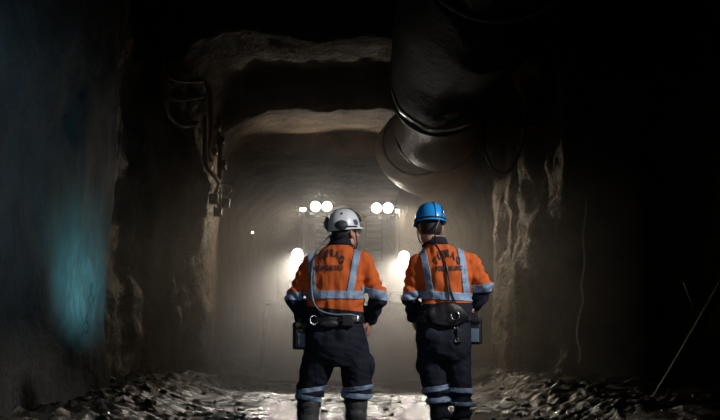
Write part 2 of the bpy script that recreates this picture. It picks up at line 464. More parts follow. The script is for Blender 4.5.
cable('wire', [W(684, 282, 11.4), W(691, 301, 11.2), W(700, 321, 11.1), W(709, 334, 11.1), W(722, 346, 11.1), W(740, 350, 11.2)], .011, M['steel'], 'thin slack wire at the far right in the dark', 'wire')
cable('pipe', [W(648, 412, 10.9), W(688, 345, 10.9), W(735, 262, 11.0)], .05, M['dpaint'], 'dark pipe leaning against the far right wall', 'pipe')

# crack in the shotcrete on the left
bm = bmesh.new()
wbv = BVHTree.FromPolygons([v.co.copy() for v in wl1.data.vertices], [tuple(p.vertices) for p in wl1.data.polygons])
def on_wall(px, py):
    o = V((0, 0, CAMZ)); dr = (W(px, py, 10)-o).normalized()
    h = wbv.ray_cast(o, dr)
    return (h[0]-dr*.01) if h[0] else W(px, py, 11.4)
for pl, r in (([(92, 284), (91, 293), (88, 300), (90, 306), (87, 315), (86, 321), (89, 326), (86, 333)], .016), ([(86, 321), (82, 326), (84, 331), (81, 337)], .011), ([(91, 293), (94, 298), (93, 303)], .008)):
    tube(bm, [on_wall(*p) for p in pl], [r*random.uniform(.25, .8) for _ in pl], 6, 1)
o = obj('wall_crack', bm, M['crack']); o['kind'] = 'structure'

# ------------------------------------------------------------------ the loader
LX = -.18
root = empty('loader', (LX, 20, 0), 'dusty underground loader facing us with glaring lamps and lowered bucket', 'loader')
# bucket: C-shaped shell with side plates
bm = bmesh.new()
prof = [(17.0, .03), (17.5, .035), (18.1, .05), (18.45, .12), (18.65, .35), (18.68, .7), (18.55, 1.05), (18.3, 1.3), (18.15, 1.36)]
prof = catmull(prof, 4)
hw = 1.72; bx = LX+.2
inner = [[bm.verts.new((bx+s*hw, y, z+.02)) for y, z in prof] for s in (-1, 1)]
cen = V((0, 17.9, .8))
outer = []
for s in (-1, 1):
    row = []
    for y, z in prof:
        dv = V((0, y, z+.02))-cen; dv.normalize(); row.append(bm.verts.new((bx+s*hw, y+dv.y*.05, max(.0, z+.02+dv.z*.05))))
    outer.append(row)
for g in (inner, outer):
    for i in range(len(prof)-1): bm.faces.new((g[0][i], g[0][i+1], g[1][i+1], g[1][i]))
for i in (0, len(prof)-1): bm.faces.new((inner[0][i], inner[1][i], outer[1][i], outer[0][i]))
for s in (0, 1):
    for i in range(len(prof)-1): bm.faces.new((inner[s][i], inner[s][i+1], outer[s][i+1], outer[s][i]))
b = obj('bucket', bm, M['bucket'], root)
for s in (-1, 1):
    bm = bmesh.new()
    sp = [(17.05, .03)]+[(y, z) for y, z in prof[3:]]+[(17.75, 1.1), (17.25, .5)]
    x0, x1 = bx+s*hw, bx+s*(hw-.06)
    A = [bm.verts.new((x0, y, z)) for y, z in sp]; B = [bm.verts.new((x1, y, z)) for y, z in sp]
    bm.faces.new(A); bm.faces.new(B)
    for i in range(len(sp)): j = (i+1) % len(sp); bm.faces.new((A[i], A[j], B[j], B[i]))
    obj('side_plate', bm, M['bucket'], b, smooth=False)
bm = bmesh.new(); box(bm, (bx, 17.02, .06), (2*hw, .22, .05), bev=.015); obj('cutting_edge', bm, M['steel'], b, smooth=False)
for s in (-1, 1):
    bm = bmesh.new()
    tube(bm, [(LX+s*.55, 18.92, .7), (LX+s*.55, 19.3, 1.25), (LX+s*.55, 20.1, 1.75), (LX+s*.55, 21.0, 1.7)], [.14, .17, .17, .15], 12, 4)
    obj('lift_arm', bm, M['paint'], root)
    bm = bmesh.new()
    tube(bm, [(LX+s*.3, 18.82, 1.1), (LX+s*.3, 20.6, 1.45)], .08, 12, 1)
    obj('hydraulic_cylinder', bm, M['steel'], root)
bm = bmesh.new(); box(bm, (LX, 20.2, 1.05), (1.6, 2.2, 1.1), bev=.08); obj('front_frame', bm, M['paint'], root, smooth=False)
bm = bmesh.new(); box(bm, (LX, 23.6, 1.45), (2.3, 4.4, 1.5), bev=.1); obj('engine_hood', bm, M['paint'], root, smooth=False)
for y in (19.7, 23.9):
    for s in (-1, 1):
        bm = bmesh.new(); c = V((LX+s*1.0, y, .82))
        cyl(bm, c, .8, .55, 'X', 40, bev=.12)
        for i in range(20):
            a = 2*PI*i/20; Mx = Matrix.Translation(c) @ Matrix.Rotation(a, 4, 'X')
            box(bm, (0, 0, .8), (.5, .12, .05), Mx, .012)
        w = obj('wheel', bm, M['rubber'], root, smooth=False)
        bm = bmesh.new(); cyl(bm, c+V((s*.25, 0, 0)), .4, .12, 'X', 28, bev=.03); cyl(bm, c+V((s*.32, 0, 0)), .16, .12, 'X', 20, bev=.02)
        obj('hub', bm, M['paint'], w, smooth=False)
# front wall, two louvred stacks and posts carrying a canopy
bm = bmesh.new(); box(bm, (LX, 20.75, 1.95), (2.5, .5, 1.0), bev=.05); obj('bulkhead', bm, M['paint'], root, smooth=False)
bm = bmesh.new(); box(bm, (LX, 21.6, 3.42), (2.35, 1.9, .10), bev=.03); obj('canopy', bm, M['dpaint'], root, smooth=False)
for px, d, zt in ((303, 20.35, 3.26), (396, 20.35, 3.22)):
    p = W(px, 225, d)
    bm = bmesh.new(); tube(bm, [(p.x, d, 2.3), (p.x, d, zt)], .035, 10, 1); obj('lamp_post', bm, M['paint'], root)
for x in (-1.05, 1.05):
    for y in (20.75, 22.4):
        bm = bmesh.new(); box(bm, (LX+x, y, 2.9), (.1, .1, 1.0), bev=.015); obj('canopy_post', bm, M['paint'], root, smooth=False)
for pl, pr in ((316, 334), (366, 382)):
    a, b2 = W(pl, 213, 20.5), W(pr, 262, 20.5)
    cx, w, zc, h = (a.x+b2.x)/2, b2.x-a.x, (a.z+b2.z)/2, a.z-b2.z
    bm = bmesh.new(); box(bm, (cx, 20.62, zc), (w, .14, h), bev=.015); box(bm, (a.x, 20.52, zc), (.035, .1, h), bev=.006); box(bm, (b2.x, 20.52, zc), (.035, .1, h), bev=.006)
    st = obj('louvre_stack', bm, M['dpaint'], root, smooth=False)
    for i in range(8):
        z = zc-h/2+h*(i+.5)/8
        bm = bmesh.new(); box(bm, (0, 0, 0), (w*.92, .11, .035), Matrix.Translation((cx, 20.53, z)) @ Matrix.Rotation(.6, 4, 'X'), .006)
        obj('louvre', bm, M['paint'], st, smooth=False)
bm = bmesh.new(); box(bm, (LX, 20.45, 3.27), (1.75, .08, .07), bev=.012); obj('light_bar', bm, M['dpaint'], root, smooth=False)
bm = bmesh.new(); box(bm, W(284, 286, 20.4), (.26, .3, .95), bev=.03); obj('step_box', bm, M['paint'], root, smooth=False)
LAMPS = []
def lamp(px, py, d, w, h, m, round_=False):
    p = W(px, py, d)
    bm = bmesh.new()
    if round_: cyl(bm, p+V((0, .07, 0)), w/2+.03, .14, 'Y', 28, bev=.02)
    else: box(bm, p+V((0, .07, 0)), (w+.05, .14, h+.05), bev=.02)
    hs = obj('work_lamp' if m is M['lens'] else 'marker_lamp', bm, M['dpaint'], root, smooth=False)
    bm = bmesh.new()
    if round_: cyl(bm, p+V((0, -.005, 0)), w/2, .03, 'Y', 28, bev=.006)
    else: box(bm, p+V((0, -.005, 0)), (w, .03, h), bev=.012)
    obj('lens', bm, m, hs, smooth=False)
    bm = bmesh.new(); tube(bm, [p+V((0, .1, -h/2)), p+V((0, .13, -h/2-.12))], .025, 8, 1); obj('bracket', bm, M['dpaint'], hs)
    LAMPS.append((p, m))
for px in (315.5, 327): lamp(px, 206.5, 20.35, .20, .2, M['lens'], True)
for px in (376.5, 388): lamp(px, 208, 20.35, .20, .2, M['lens'], True)
lamp(303, 209.5, 20.3, .12, .07, M['lens_dim']); lamp(397.5, 211, 20.3, .09, .07, M['lens_dim'])
lamp(297.5, 254, 20.3, .22, .22, M['lens'], True); lamp(404, 256.5, 20.3, .22, .22, M['lens'], True)
lamp(252.5, 232.5, 24.0, .05, .05, M['lens_dim'])

def spot(name, loc, target, watts, col, ang, blend, size=.06):
    ld = bpy.data.lights.new(name, 'SPOT'); ld.energy = watts; ld.color = col
    ld.spot_size = math.radians(ang); ld.spot_blend = blend; ld.shadow_soft_size = size
    o = bpy.data.objects.new(name, ld); COL.objects.link(o); o.location = loc
    o.rotation_euler = (V(target)-V(loc)).to_track_quat('-Z', 'Y').to_euler()
    return o
WARM = (1.0, .91, .80)
for i, (p, m) in enumerate(LAMPS):
    if m is not M['lens']: continue
    low = p.z < 2.8
    tgt = (LX-.1+p.x*.45, 12.4, .0) if low else (p.x*1.2+.25, 12.0, 2.7)
    spot('lamp_beam', p+V((0, -.05, 0)), tgt, 480 if low else 80, WARM, 31 if low else 38, .95)
    if not low: spot('lamp_flood', p+V((0, -.05, 0)), p+V((p.x*.3, -1.2, 2.2)), 48, WARM, 76, .7)

    # added floods at the two marker lamps brighten the pillars
for p, m in LAMPS:
    if m is M['lens_dim'] and p.y < 22:
        tgt = (-3.4, 17.8, 2.5) if p.x < LX else (2.6, 17.8, 1.4)
        spot('added_side_flood', p+V((0, -.05, 0)), tgt, 190 if p.x < LX else 270, (1, .82, .6), 78 if p.x < LX else 88, .8)

# ------------------------------------------------------------------ the workers
PY = 7.2
def on_tree(trees, px, py, off=.006, default=None):
    o = V((0, 0, CAMZ)); dr = (W(px, py, 10)-o).normalized(); best = None
    for t in trees:
        h = t.ray_cast(o, dr)
        if h[0] and (best is None or h[3] < best[1]): best = (h[0]-dr*off, h[3])
    return best[0] if best else W(px, py, default if default else PY-.14)

def tree_of(me):
    return BVHTree.FromPolygons([v.co.copy() for v in me.vertices], [tuple(p.vertices) for p in me.polygons])

def seg_t(p, a, b):
    ab = b-a; return max(0, min(1, (p-a).dot(ab)/ab.length_squared))

def geom_of(bm, faces):
    s = set(faces)
    for f in faces: s.update(f.edges); s.update(f.verts)
    return list(s)

def cut_mesh(me, keep, planes, regs=None, push=0.0):
    """copy of a garment reduced to regions `keep`, then trimmed by planes (region set, point, normal): what lies beyond goes"""
    bm = bmesh.new(); bm.from_mesh(me)
    lay = bm.faces.layers.int['reg']
    bmesh.ops.delete(bm, geom=[f for f in bm.faces if f[lay] not in keep], context='FACES')
    for rs, co, no in planes:
        fs = [f for f in bm.faces if rs is None or f[lay] in rs]
        if fs: bmesh.ops.bisect_plane(bm, geom=geom_of(bm, fs), plane_co=co, plane_no=no, clear_outer=True)
    lv = [v for v in bm.verts if not v.link_faces]
    if lv: bmesh.ops.delete(bm, geom=lv, context='VERTS')
    bm.normal_update()
    if push:
        for v, n in [(v, v.normal.copy()) for v in bm.verts]: v.co += n*push
    out = bpy.data.meshes.new('cut'); bm.to_mesh(out); bm.free()
    return out

def solid(o, t, off=1):
    s = o.modifiers.new('thickness', 'SOLIDIFY'); s.thickness = t; s.offset = off
    return o

def part(name, me, m, parent, thick=0):
    if not me.polygons: return None
    o = link(name, me, m, parent)
    if thick: solid(o, thick)
    return o

def hand(bm, wrist, hdir, back, thumb_side, curl, s=1.0):
    """palm, four unequal bent fingers and a thumb; back = direction of the back of the hand"""
    f = V(hdir).normalized(); b = V(back); b = (b-f*b.dot(f)).normalized(); r = f.cross(b)*thumb_side
    w = V(wrist)
    tube(bm, [w-f*.03, w+f*.02, w+f*.05, w+f*.088], [.026*s, .030*s, .036*s, .036*s], 14, 4, flat=.45, ref=tuple(r))
    L = (.072, .082, .078, .062)
    for i in range(4):
        o = w+f*(.085 if i in (1, 2) else .078)*s+r*(.029-.0195*i)*s
        ln = L[i]*s; p = [o-f*.02, o]; d = f.copy(); 
        for kk, fracl in enumerate((.45, .32, .23)):
            ang = curl*(.7+.25*kk)
            d = (d*math.cos(ang)-b*math.sin(ang)).normalized()
            bb = (b+f*0).normalized()
            p.append(p[-1]+d*ln*fracl)
            b2 = d.cross(r).normalized(); 
        tube(bm, p, [.0098*s, .0098*s, .0092*s, .0085*s, .0075*s], 10, 3)
    o = w+f*.022*s+r*.026*s
    t1 = o+(f*.6+r*.75-b*.25).normalized()*.042*s; t2 = t1+(f*.9+r*.3-b*.3).normalized()*.032*s; t3 = t2+(f*1+r*.05-b*.3).normalized()*.024*s
    tube(bm, [o-r*.012, o, t1, t2, t3], [.014*s, .0135*s, .0115*s, .0105*s, .0085*s], 10, 3)

def head(bm, Mx):
    e = lambda c, r: ellip(bm, c, r, Mx)
    e((0, -.012, .035), (.075, .096, .092)); e((0, .025, -.035), (.062, .070, .085)); e((0, .064, -.092), (.028, .026, .024))
    e((.040, .010, -.062), (.026, .045, .035)); e((-.040, .010, -.062), (.026, .045, .035))
    e((0, .074, .030), (.056, .022, .014)); e((.036, .068, -.022), (.022, .022, .022)); e((-.036, .068, -.022), (.022, .022, .022))
    tube(bm, [Mx @ V(p) for p in ((0, .084, .022), (0, .102, -.004), (0, .114, -.026), (0, .100, -.036))], [.010, .012, .015, .011], 10, 3)
    e((.012, .096, -.031), (.010, .012, .009)); e((-.012, .096, -.031), (.010, .012, .009))
    e((0, .089, -.058), (.023, .011, .006)); e((0, .087, -.069), (.021, .012, .0075))
    for s in (-1, 1):
        tube(bm, [Mx @ V((s*x, y, z)) for x, y, z in ((.070, .012, -.024), (.080, .004, -.030), (.086, -.016, -.012), (.090, -.020, .012), (.086, -.006, .028), (.077, .008, .018))], [.007, .009, .0085, .0085, .008, .006], 8, 3)
        e((s*.076, -.004, .0), (.009, .018, .026))

def helmet(parent, Mx, m, hs, vents, up=0):
    Mx = Mx @ Matrix.Translation((0, 0, up))
    hs_tall = 1 if vents else 0
    bm = bmesh.new(); n = 48; rows = []
    def pt(a, e, sc):
        c, s = math.sin(a), math.cos(a)          # a = 0 looks forward
        rr = math.cos(e)**.72
        x = .112*hs*rr*c; y = .136*hs*rr*s - .008; z = .040+(.142+.012*(hs_tall))*hs*math.sin(e)**1.05
        ridge = 1+.012*math.exp(-(x/.018)**2)*math.sin(e)
        z = .04+(z-.04)*ridge
        return V((x*sc, y*sc, .04+(z-.04)*sc))
    K = 14
    for i in range(K+1): rows.append([pt(2*PI*j/n, i/K*PI/2*.995, 1) for j in range(n)])
    lip = []
    for j in range(n):
        a = 2*PI*j/n; f = max(0, math.cos(a)); p = rows[0][j].copy()
        o = .008+.034*f**3; q = V((math.sin(a), math.cos(a), 0)); lip.append(p+q*o+V((0, 0, -.010-.006*f)))
    inn = [[pt(2*PI*j/n, i/K*PI/2*.995, .955) for j in range(n)] for i in range(K+1)]
    lip2 = [p+V((0, 0, -.005)) for p in lip]
    seq = list(reversed(rows))+[lip, lip2]+inn
    Vv = [[bm.verts.new(Mx @ p) for p in r] for r in seq]
    for a, b in zip(Vv[:-1], Vv[1:]):
        for j in range(n): bm.faces.new((a[j], a[(j+1) % n], b[(j+1) % n], b[j]))
    bm.faces.new(Vv[0]); bm.faces.new(Vv[-1])
    h = obj('helmet', bm, m, parent)
    def onh(a, e, off=1.0): return Mx @ pt(a, e, off)
    return h, onh

def text_lines(txt, size, arc_r=None):
    """2-D triangles of a line of block letters, centred, optionally bent along an arc"""
    out_v, out_f = [], []
    adv = []; meshes = []
    for ch in txt:
        cu = bpy.data.curves.new('t', 'FONT'); cu.body = ch; cu.size = size; cu.offset = size*.034; cu.resolution_u = 3
        o = bpy.data.objects.new('t', cu); COL.objects.link(o)
        dg = bpy.context.evaluated_depsgraph_get()
        me = bpy.data.meshes.new_from_object(o.evaluated_get(dg))
        xs_ = [v.co.x for v in me.vertices]; meshes.append(me); adv.append((min(xs_), max(xs_)))
        bpy.data.objects.remove(o); bpy.data.curves.remove(cu)
    gap = size*.15
    tot = sum(b-a for a, b in adv)+gap*(len(txt)-1)
    x = -tot/2
    for me, (a, b) in zip(meshes, adv):
        bm = bmesh.new(); bm.from_mesh(me)
        bmesh.ops.triangulate(bm, faces=bm.faces[:])
        bmesh.ops.subdivide_edges(bm, edges=[e for e in bm.edges if e.calc_length() > size*.25], cuts=1)
        bmesh.ops.triangulate(bm, faces=bm.faces[:])
        base = len(out_v); bm.verts.index_update()
        cx = x+(b-a)/2
        for v in bm.verts:
            lx, ly = v.co.x-(a+b)/2, v.co.y
            if arc_r:
                an = cx/arc_r; px_ = math.sin(an)*(arc_r+ly)+math.cos(an)*lx; pz_ = math.cos(an)*(arc_r+ly)-arc_r-math.sin(an)*lx
            else: px_, pz_ = cx+lx, ly
            out_v.append((px_, pz_))
        for f in bm.faces: out_f.append([base+v.index for v in f.verts])
        bm.free(); bpy.data.meshes.remove(me); x += (b-a)+gap
    return out_v, out_f

def lettering(parent, tree, txt, px, py, width_px, size, arc=None, tilt=0, m=None):
    v2, f2 = text_lines(txt, size, arc)
    w = max(v[0] for v in v2)-min(v[0] for v in v2); sx = (width_px/139.0)/w
    c = W(px, py, PY); bm = bmesh.new(); vs = []
    ct, st = math.cos(tilt), math.sin(tilt)
    for x, z in v2:
        x *= sx; X = c.x+x*ct-z*st; Z = c.z+z*ct+x*st
        h = tree.ray_cast(V((X, PY-2, Z)), V((0, 1, 0)))
        y = h[0].y if h[0] else PY-.14
        vs.append(bm.verts.new((X, y-.0075, Z)))
    for f in f2: bm.faces.new([vs[i] for i in f])
    o = obj('lettering', bm, M['ink'], parent, smooth=False)
    solid(o, .002, 0)
    return o

def wrinkle_shirt(co, n, arms, seed):
    p = co*1.0+V((seed, 0, 0))
    h = .0105*(noise.noise(V((p.x*26, p.y*14, p.z*5.0)))) + .0035*noise.noise(V((p.x*50, p.y*24, p.z*10)))
    h += .010*noise.noise(V(((p.x+p.z*.7)*13, p.y*8, (p.z-p.x*.5)*7)))
    for (sh, el, wr) in arms:
        dl = (co-el).length
        if dl < .26:
            ax = (el-sh).normalized(); s = (co-el).dot(ax)
            h += .011*(1-dl/.26)*math.sin(s*95+3*noise.noise(co*9)+seed)
    return h

def wrinkle_tr(co, knees, ankles_z, seed):
    p = co+V((seed, 0, 0))
    h = .007*noise.noise(V((p.x*16, p.y*10, p.z*6)))+.005*noise.noise(V((p.x*14+p.z*22, p.y*12, p.z*24)))+.003*noise.noise(p*45)
    for kx, kz in knees:
        dz = co.z-kz
        if abs(co.x-kx) < .14 and dz < .1:
            h += .010*math.sin(dz*75+2.5*noise.noise(co*8)+seed)*sstep(.12, -.02, dz)*.8
    return h

def wear(me, fn):
    me.update()
    ns = [v.normal.copy() for v in me.vertices]
    for v, n in zip(me.vertices, ns): v.co += n*fn(v.co, n)
    me.update()

def build_worker(C):
    L, R = C['armL'], C['armR']               # [(px, py, dy)] shoulder, elbow, wrist
    pj = lambda a: W(a[0], a[1], PY+a[2])
    aL, aR = [pj(a) for a in L], [pj(a) for a in R]
    legs = [[pj(a) for a in C['legL']], [pj(a) for a in C['legR']]]
    Z = lambda py: W(360, py, PY).z
    X = lambda px: (px-360)/139.0
    rings = [(X(cx), PY+cy, Z(py), rx, ry) for cx, cy, py, rx, ry in C['torso']]
    hc = pj(C['head']); th = C['yaw']
    HM = Matrix.Translation(hc) @ Matrix.Rotation(-th, 4, 'Z') @ Matrix.Rotation(C.get('roll', 0), 4, 'Y') @ Matrix.Rotation(C.get('nod', 0), 4, 'X')
    foot = (legs[0][-1]+legs[1][-1])/2
    base = V((foot.x, PY, .0))
    # ---- body
    bm = bmesh.new()
    head(bm, HM)
    nb = V((rings[-1][0], rings[-1][1]+.01, rings[-1][2]))
    tube(bm, [nb-V((0, 0, .12)), nb-V((0, 0, .02)), HM @ V((0, -.015, -.07)), HM @ V((0, -.01, .0))], [.075, .062, .060, .062], 18, 4)
    vloft(bm, [(a, b, c, d*.84, e*.82) for a, b, c, d, e in rings[:-1]], 28, 3)
    for (sh, el, wr), hd in ((aL, C['handL']), (aR, C['handR'])):
        tube(bm, [sh, sh.lerp(el, .5), el, el.lerp(wr, .4), wr], [.052, .046, .034, .034, .027], 14, 3)
        hand(bm, wr, hd[0], hd[1], hd[2], hd[3])
    for lg in legs:
        tube(bm, [lg[0], lg[0].lerp(lg[1], .5), lg[1], lg[1].lerp(lg[2], .4), lg[2]], [.085, .075, .052, .046, .036], 14, 3)
        tube(bm, [lg[2], lg[2]+V((0, .08, -.03)), lg[2]+V((0, .16, -.045))], [.04, .038, .032], 12, 3)
    vloft(bm, [(rings[0][0], PY, rings[0][2]-.16, .15, .10), (rings[0][0], PY, rings[0][2]-.05, .165, .115), (rings[0][0], PY, rings[0][2]+.05, .16, .11)], 28, 3)
    me = remeshed(bm, .0062, 2, .4)
    person = link('person', me, M['skin'], origin=base)
    tag(person, C['label'], 'person')
    for s in (-1, 1):
        bm = bmesh.new(); ellip(bm, (s*.031, .082, .006), (.0125, .0125, .0115), HM, 14, 10); obj('eye', bm, M['eye'], person)
    # ---- hair under the helmet
    bm = bmesh.new()
    ellip(bm, (0, -.018, .012), (.0785, .094, .100), HM, 28, 20)
    bmesh.ops.bisect_plane(bm, geom=geom_of(bm, bm.faces[:]), plane_co=HM @ V((0, .002, 0)), plane_no=(HM.to_3x3() @ V((0, 1, -.35))).normalized(), clear_outer=True)
    bmesh.ops.bisect_plane(bm, geom=geom_of(bm, bm.faces[:]), plane_co=HM @ V((0, 0, C['hairline'])), plane_no=(HM.to_3x3() @ V((0, 0, -1))).normalized(), clear_outer=True)
    wn = bm.verts[:]
    for v in wn: v.co += v.normal*(.003*noise.noise(v.co*90))
    solid(obj('hair', bm, M['hair'], person), .008, -1)
    # ---- shirt: one continuous garment, then parted by colour
    bm = bmesh.new(); vloft(bm, rings, 44, 5)
    ur = C['sleeve']
    for (sh, el, wr) in (aL, aR):
        tube(bm, [sh, sh.lerp(el, .35), sh.lerp(el, .75), el, el.lerp(wr, .35), el.lerp(wr, .75), wr], [ur[0], ur[0]*.98, ur[1]*1.03, ur[1], ur[1]*.98, ur[2]*1.1, ur[2]], 20, 4)
    me = remeshed(bm, .0085, 5)
    wear(me, lambda co, n: wrinkle_shirt(co, n, (aL, aR), C['seed']))
    bm = bmesh.new(); bm.from_mesh(me); lay = bm.faces.layers.int.new('reg')
    for f in bm.faces:
        c = f.calc_center_median(); f[lay] = 0
        for idx, (sh, el, wr) in ((1, aL), (2, aR)):
            t = seg_t(c, sh, el); d1 = (c-sh.lerp(el, t)).length; t2 = seg_t(c, el, wr); d2 = (c-el.lerp(wr, t2)).length
            if (t > .35 and d1 < ur[0]*1.35) or d2 < ur[1]*1.3: f[lay] = idx
    bm.to_mesh(me); bm.free()
    tree = tree_of(me)
    tp = {}
    for idx, key in ((1, 'tapeL'), (2, 'tapeR')):
        px, py, dy, no, half = C[key]; tp[idx] = (W(px, py, PY+dy), V(no).normalized(), half)
    hem = (W(C['hem'][0], C['hem'][1], PY), V(C['hem'][2]).normalized())
    neck_z = Z(C['neck_py'])
    pl = [({i}, tp[i][0]+tp[i][1]*tp[i][2], tp[i][1]) for i in (1, 2)]
    shirt = part('work_shirt', cut_mesh(me, {0, 1, 2}, pl+[({0}, hem[0], hem[1]), (None, V((0, 0, neck_z)), V((0, 0, 1)))]), M['orange'], person)
    part('shirt_hem', cut_mesh(me, {0}, [(None, hem[0], -hem[1])]), M['navy'], person)
    for i in (1, 2):
        part('sleeve', cut_mesh(me, {i}, [(None, tp[i][0]+tp[i][1]*tp[i][2], -tp[i][1])]), M['navy'], person)
        part('reflective_tape', cut_mesh(me, {i}, [(None, tp[i][0]+tp[i][1]*tp[i][2], tp[i][1]), (None, tp[i][0]-tp[i][1]*tp[i][2], -tp[i][1])], push=.003), M['tape'], shirt, .003)
    # hoop and braces
    (hx, hy, hno, hh) = C['hoop']; hn = V(hno).normalized(); hp = W(hx, hy, PY)
    part('reflective_tape', cut_mesh(me, {0}, [(None, hp+hn*hh, hn), (None, hp-hn*hh, -hn)], push=.0045), M['tape'], shirt, .003)
    for (x0, y0, x1, y1, half) in C['braces']:
        a, b = W(x0, y0, PY), W(x1, y1, PY); dv = (b-a).normalized(); no = V((dv.z, 0, -dv.x)).normalized()
        part('reflective_tape', cut_mesh(me, {0}, [(None, a+no*half, no), (None, a-no*half, -no), (None, hp, -hn), (None, V((0, 0, neck_z+.005)), V((0, 0, 1)))], push=.0025), M['tape'], shirt, .003)
    # collar
    bm = bmesh.new(); nbx, nby = rings[-1][0], rings[-1][1]
    R2 = []
    for z, rx, ry, dx in C['collar']:
        row = [bm.verts.new((nbx+dx+rx*math.cos(2*PI*j/40), nby+.012+ry*math.sin(2*PI*j/40), Z(z)+.012*math.sin(2*PI*j/40)*-1)) for j in range(40)]
        R2.append(row)
    for a, b in zip(R2[:-1], R2[1:]):
        for j in range(40): bm.faces.new((a[j], a[(j+1) % 40], b[(j+1) % 40], b[j]))
    solid(obj('collar', bm, M['navy'], person), .006)
    for ln in C['text']: lettering(shirt, tree, *ln)
    # ---- trousers
    bm = bmesh.new()
    vloft(bm, [(X(cx), PY+cy, Z(py), rx, ry) for cx, cy, py, rx, ry in C['pelvis']], 44, 5)
    for lg, rr in zip(C['legsP'], C['legsR']):
        tube(bm, [pj(a) for a in lg], rr, 24, 5)
    for px, py, dy, sx_, sy_, sz_ in C['cargo']:
        ellip(bm, W(px, py, PY+dy), (sx_, sy_, sz_))
    mt = remeshed(bm, .0085, 5)
    wear(mt, lambda co, n: wrinkle_tr(co, C['knees'], 0, C['seed']))
    bm = bmesh.new(); bm.from_mesh(mt); lay = bm.faces.layers.int.new('reg')
    spl = X(C['split'])
    for f in bm.faces: f[lay] = 0 if f.calc_center_median().x < spl else 1
    bm.to_mesh(mt); bm.free()
    ttree = tree_of(mt)
    trousers = part('trousers', mt.copy(), M['navy_t'], person)
    for reg, px, py, no, half in C['kneebands']:
        co = W(px, py, PY); no = V(no).normalized()
        part('reflective_tape', cut_mesh(mt, {reg}, [(None, co+no*half, no), (None, co-no*half, -no)], push=.0035), M['tape_t'], trousers, .003)
    # ---- belt with what hangs on it
    bpx, bpy_, bno, bh = C['belt']; bn = V(bno).normalized(); bc = W(bpx, bpy_, PY)
    belt = part('belt', cut_mesh(mt, {0, 1}, [(None, bc+bn*bh, bn), (None, bc-bn*bh, -bn)], push=.008), M['leather'], person, .006)
    trees = [tree, ttree]
    # ---- boots
    for lg, (rs) in zip(C['boots'], C['bootR']):
        p = [pj(a) for a in lg]
        bm = bmesh.new()
        tube(bm, [p[0], p[0].lerp(p[1], .5), p[1]], [rs, rs*.93, rs*.80], 20, 4)
        an = p[1]; gx = an.x
        tx = C['toe']
        tube(bm, [(gx, an.y-.02, .065), (gx+tx*.06, an.y+.07, .062), (gx+tx*.16, an.y+.16, .055), (gx+tx*.20, an.y+.20, .05)], [.060, .058, .052, .042], 18, 4)
        tube(bm, [p[1], (gx, an.y, .07)], [rs*.78, .06], 16, 2)
        mb = remeshed(bm, .009, 4)
        wear(mb, lambda co, n: .004*math.sin(co.z*60+4*noise.noise(co*7))*sstep(.1, .2, co.z)*sstep(.5, .35, co.z))
        for v in mb.vertices: v.co.z = max(v.co.z, .012)
        bt = link('boot', mb, M['boot'], person)
        bm = bmesh.new(); b3 = [(gx-.058, -.075), (gx+.058, -.075), (gx+.06+tx*.1, .12), (gx+.05+tx*.2, .215), (gx+tx*.2, .245), (gx-.05+tx*.2, .215), (gx-.06+tx*.1, .12)]
        A = [bm.verts.new((x, an.y+y, .0)) for x, y in b3]; B = [bm.verts.new((x, an.y+y, .028)) for x, y in b3]
        bm.faces.new(A); bm.faces.new(B)
        for i in range(len(b3)): j = (i+1) % len(b3); bm.faces.new((A[i], A[j], B[j], B[i]))
        obj('sole', bm, M['rubber'], bt, smooth=False)
    return dict(person=person, HM=HM, trees=trees, belt=belt, shirt=shirt, pj=pj, hc=hc)

def glasses(person, HM):
    bm = bmesh.new()
    T = lambda p: HM @ V(p)
    for s in (-1, 1):
        tube(bm, [T((s*.066, .078, .010)), T((s*.078, .03, .012)), T((s*.080, -.005, .008))], .0028, 8, 3)
        torus(bm, (s*.034, .099, .006), .024, .0022, HM, 'Y', 24, 6, 1.15, .8)
    tube(bm, [T((-.010, .103, .010)), T((0, .106, .012)), T((.010, .103, .010))], .0025, 8, 2)
    g = obj('safety_glasses', bm, M['grey_p'], person)
    for s in (-1, 1):
        bm = bmesh.new(); ellip(bm, (s*.034, .099, .006), (.026, .003, .018), HM); obj('lens', bm, M['glass'], g)

def pouch(belt, c, size, panel, yaw=0):
    Mx = Matrix.Translation(c) @ Matrix.Rotation(yaw, 4, 'Z')
    w, d, h = size
    bm = bmesh.new(); box(bm, (0, 0, 0), (w, d, h), Mx, .016); box(bm, (0, -d*.1, h*.40), (w*1.06, d*1.1, h*.22), Mx, .012)
    box(bm, (0, 0, h*.56), (w*.45, d*.35, h*.25), Mx, .008)
    o = obj('pouch', bm, M['black'], belt)
    if panel:
        bm = bmesh.new(); box(bm, (w*.06, -d*.52, -h*.16), (w*.62, .012, h*.5), Mx, .005)
        p = obj('pouch_panel', bm, M['bgrey'], belt)
    return o

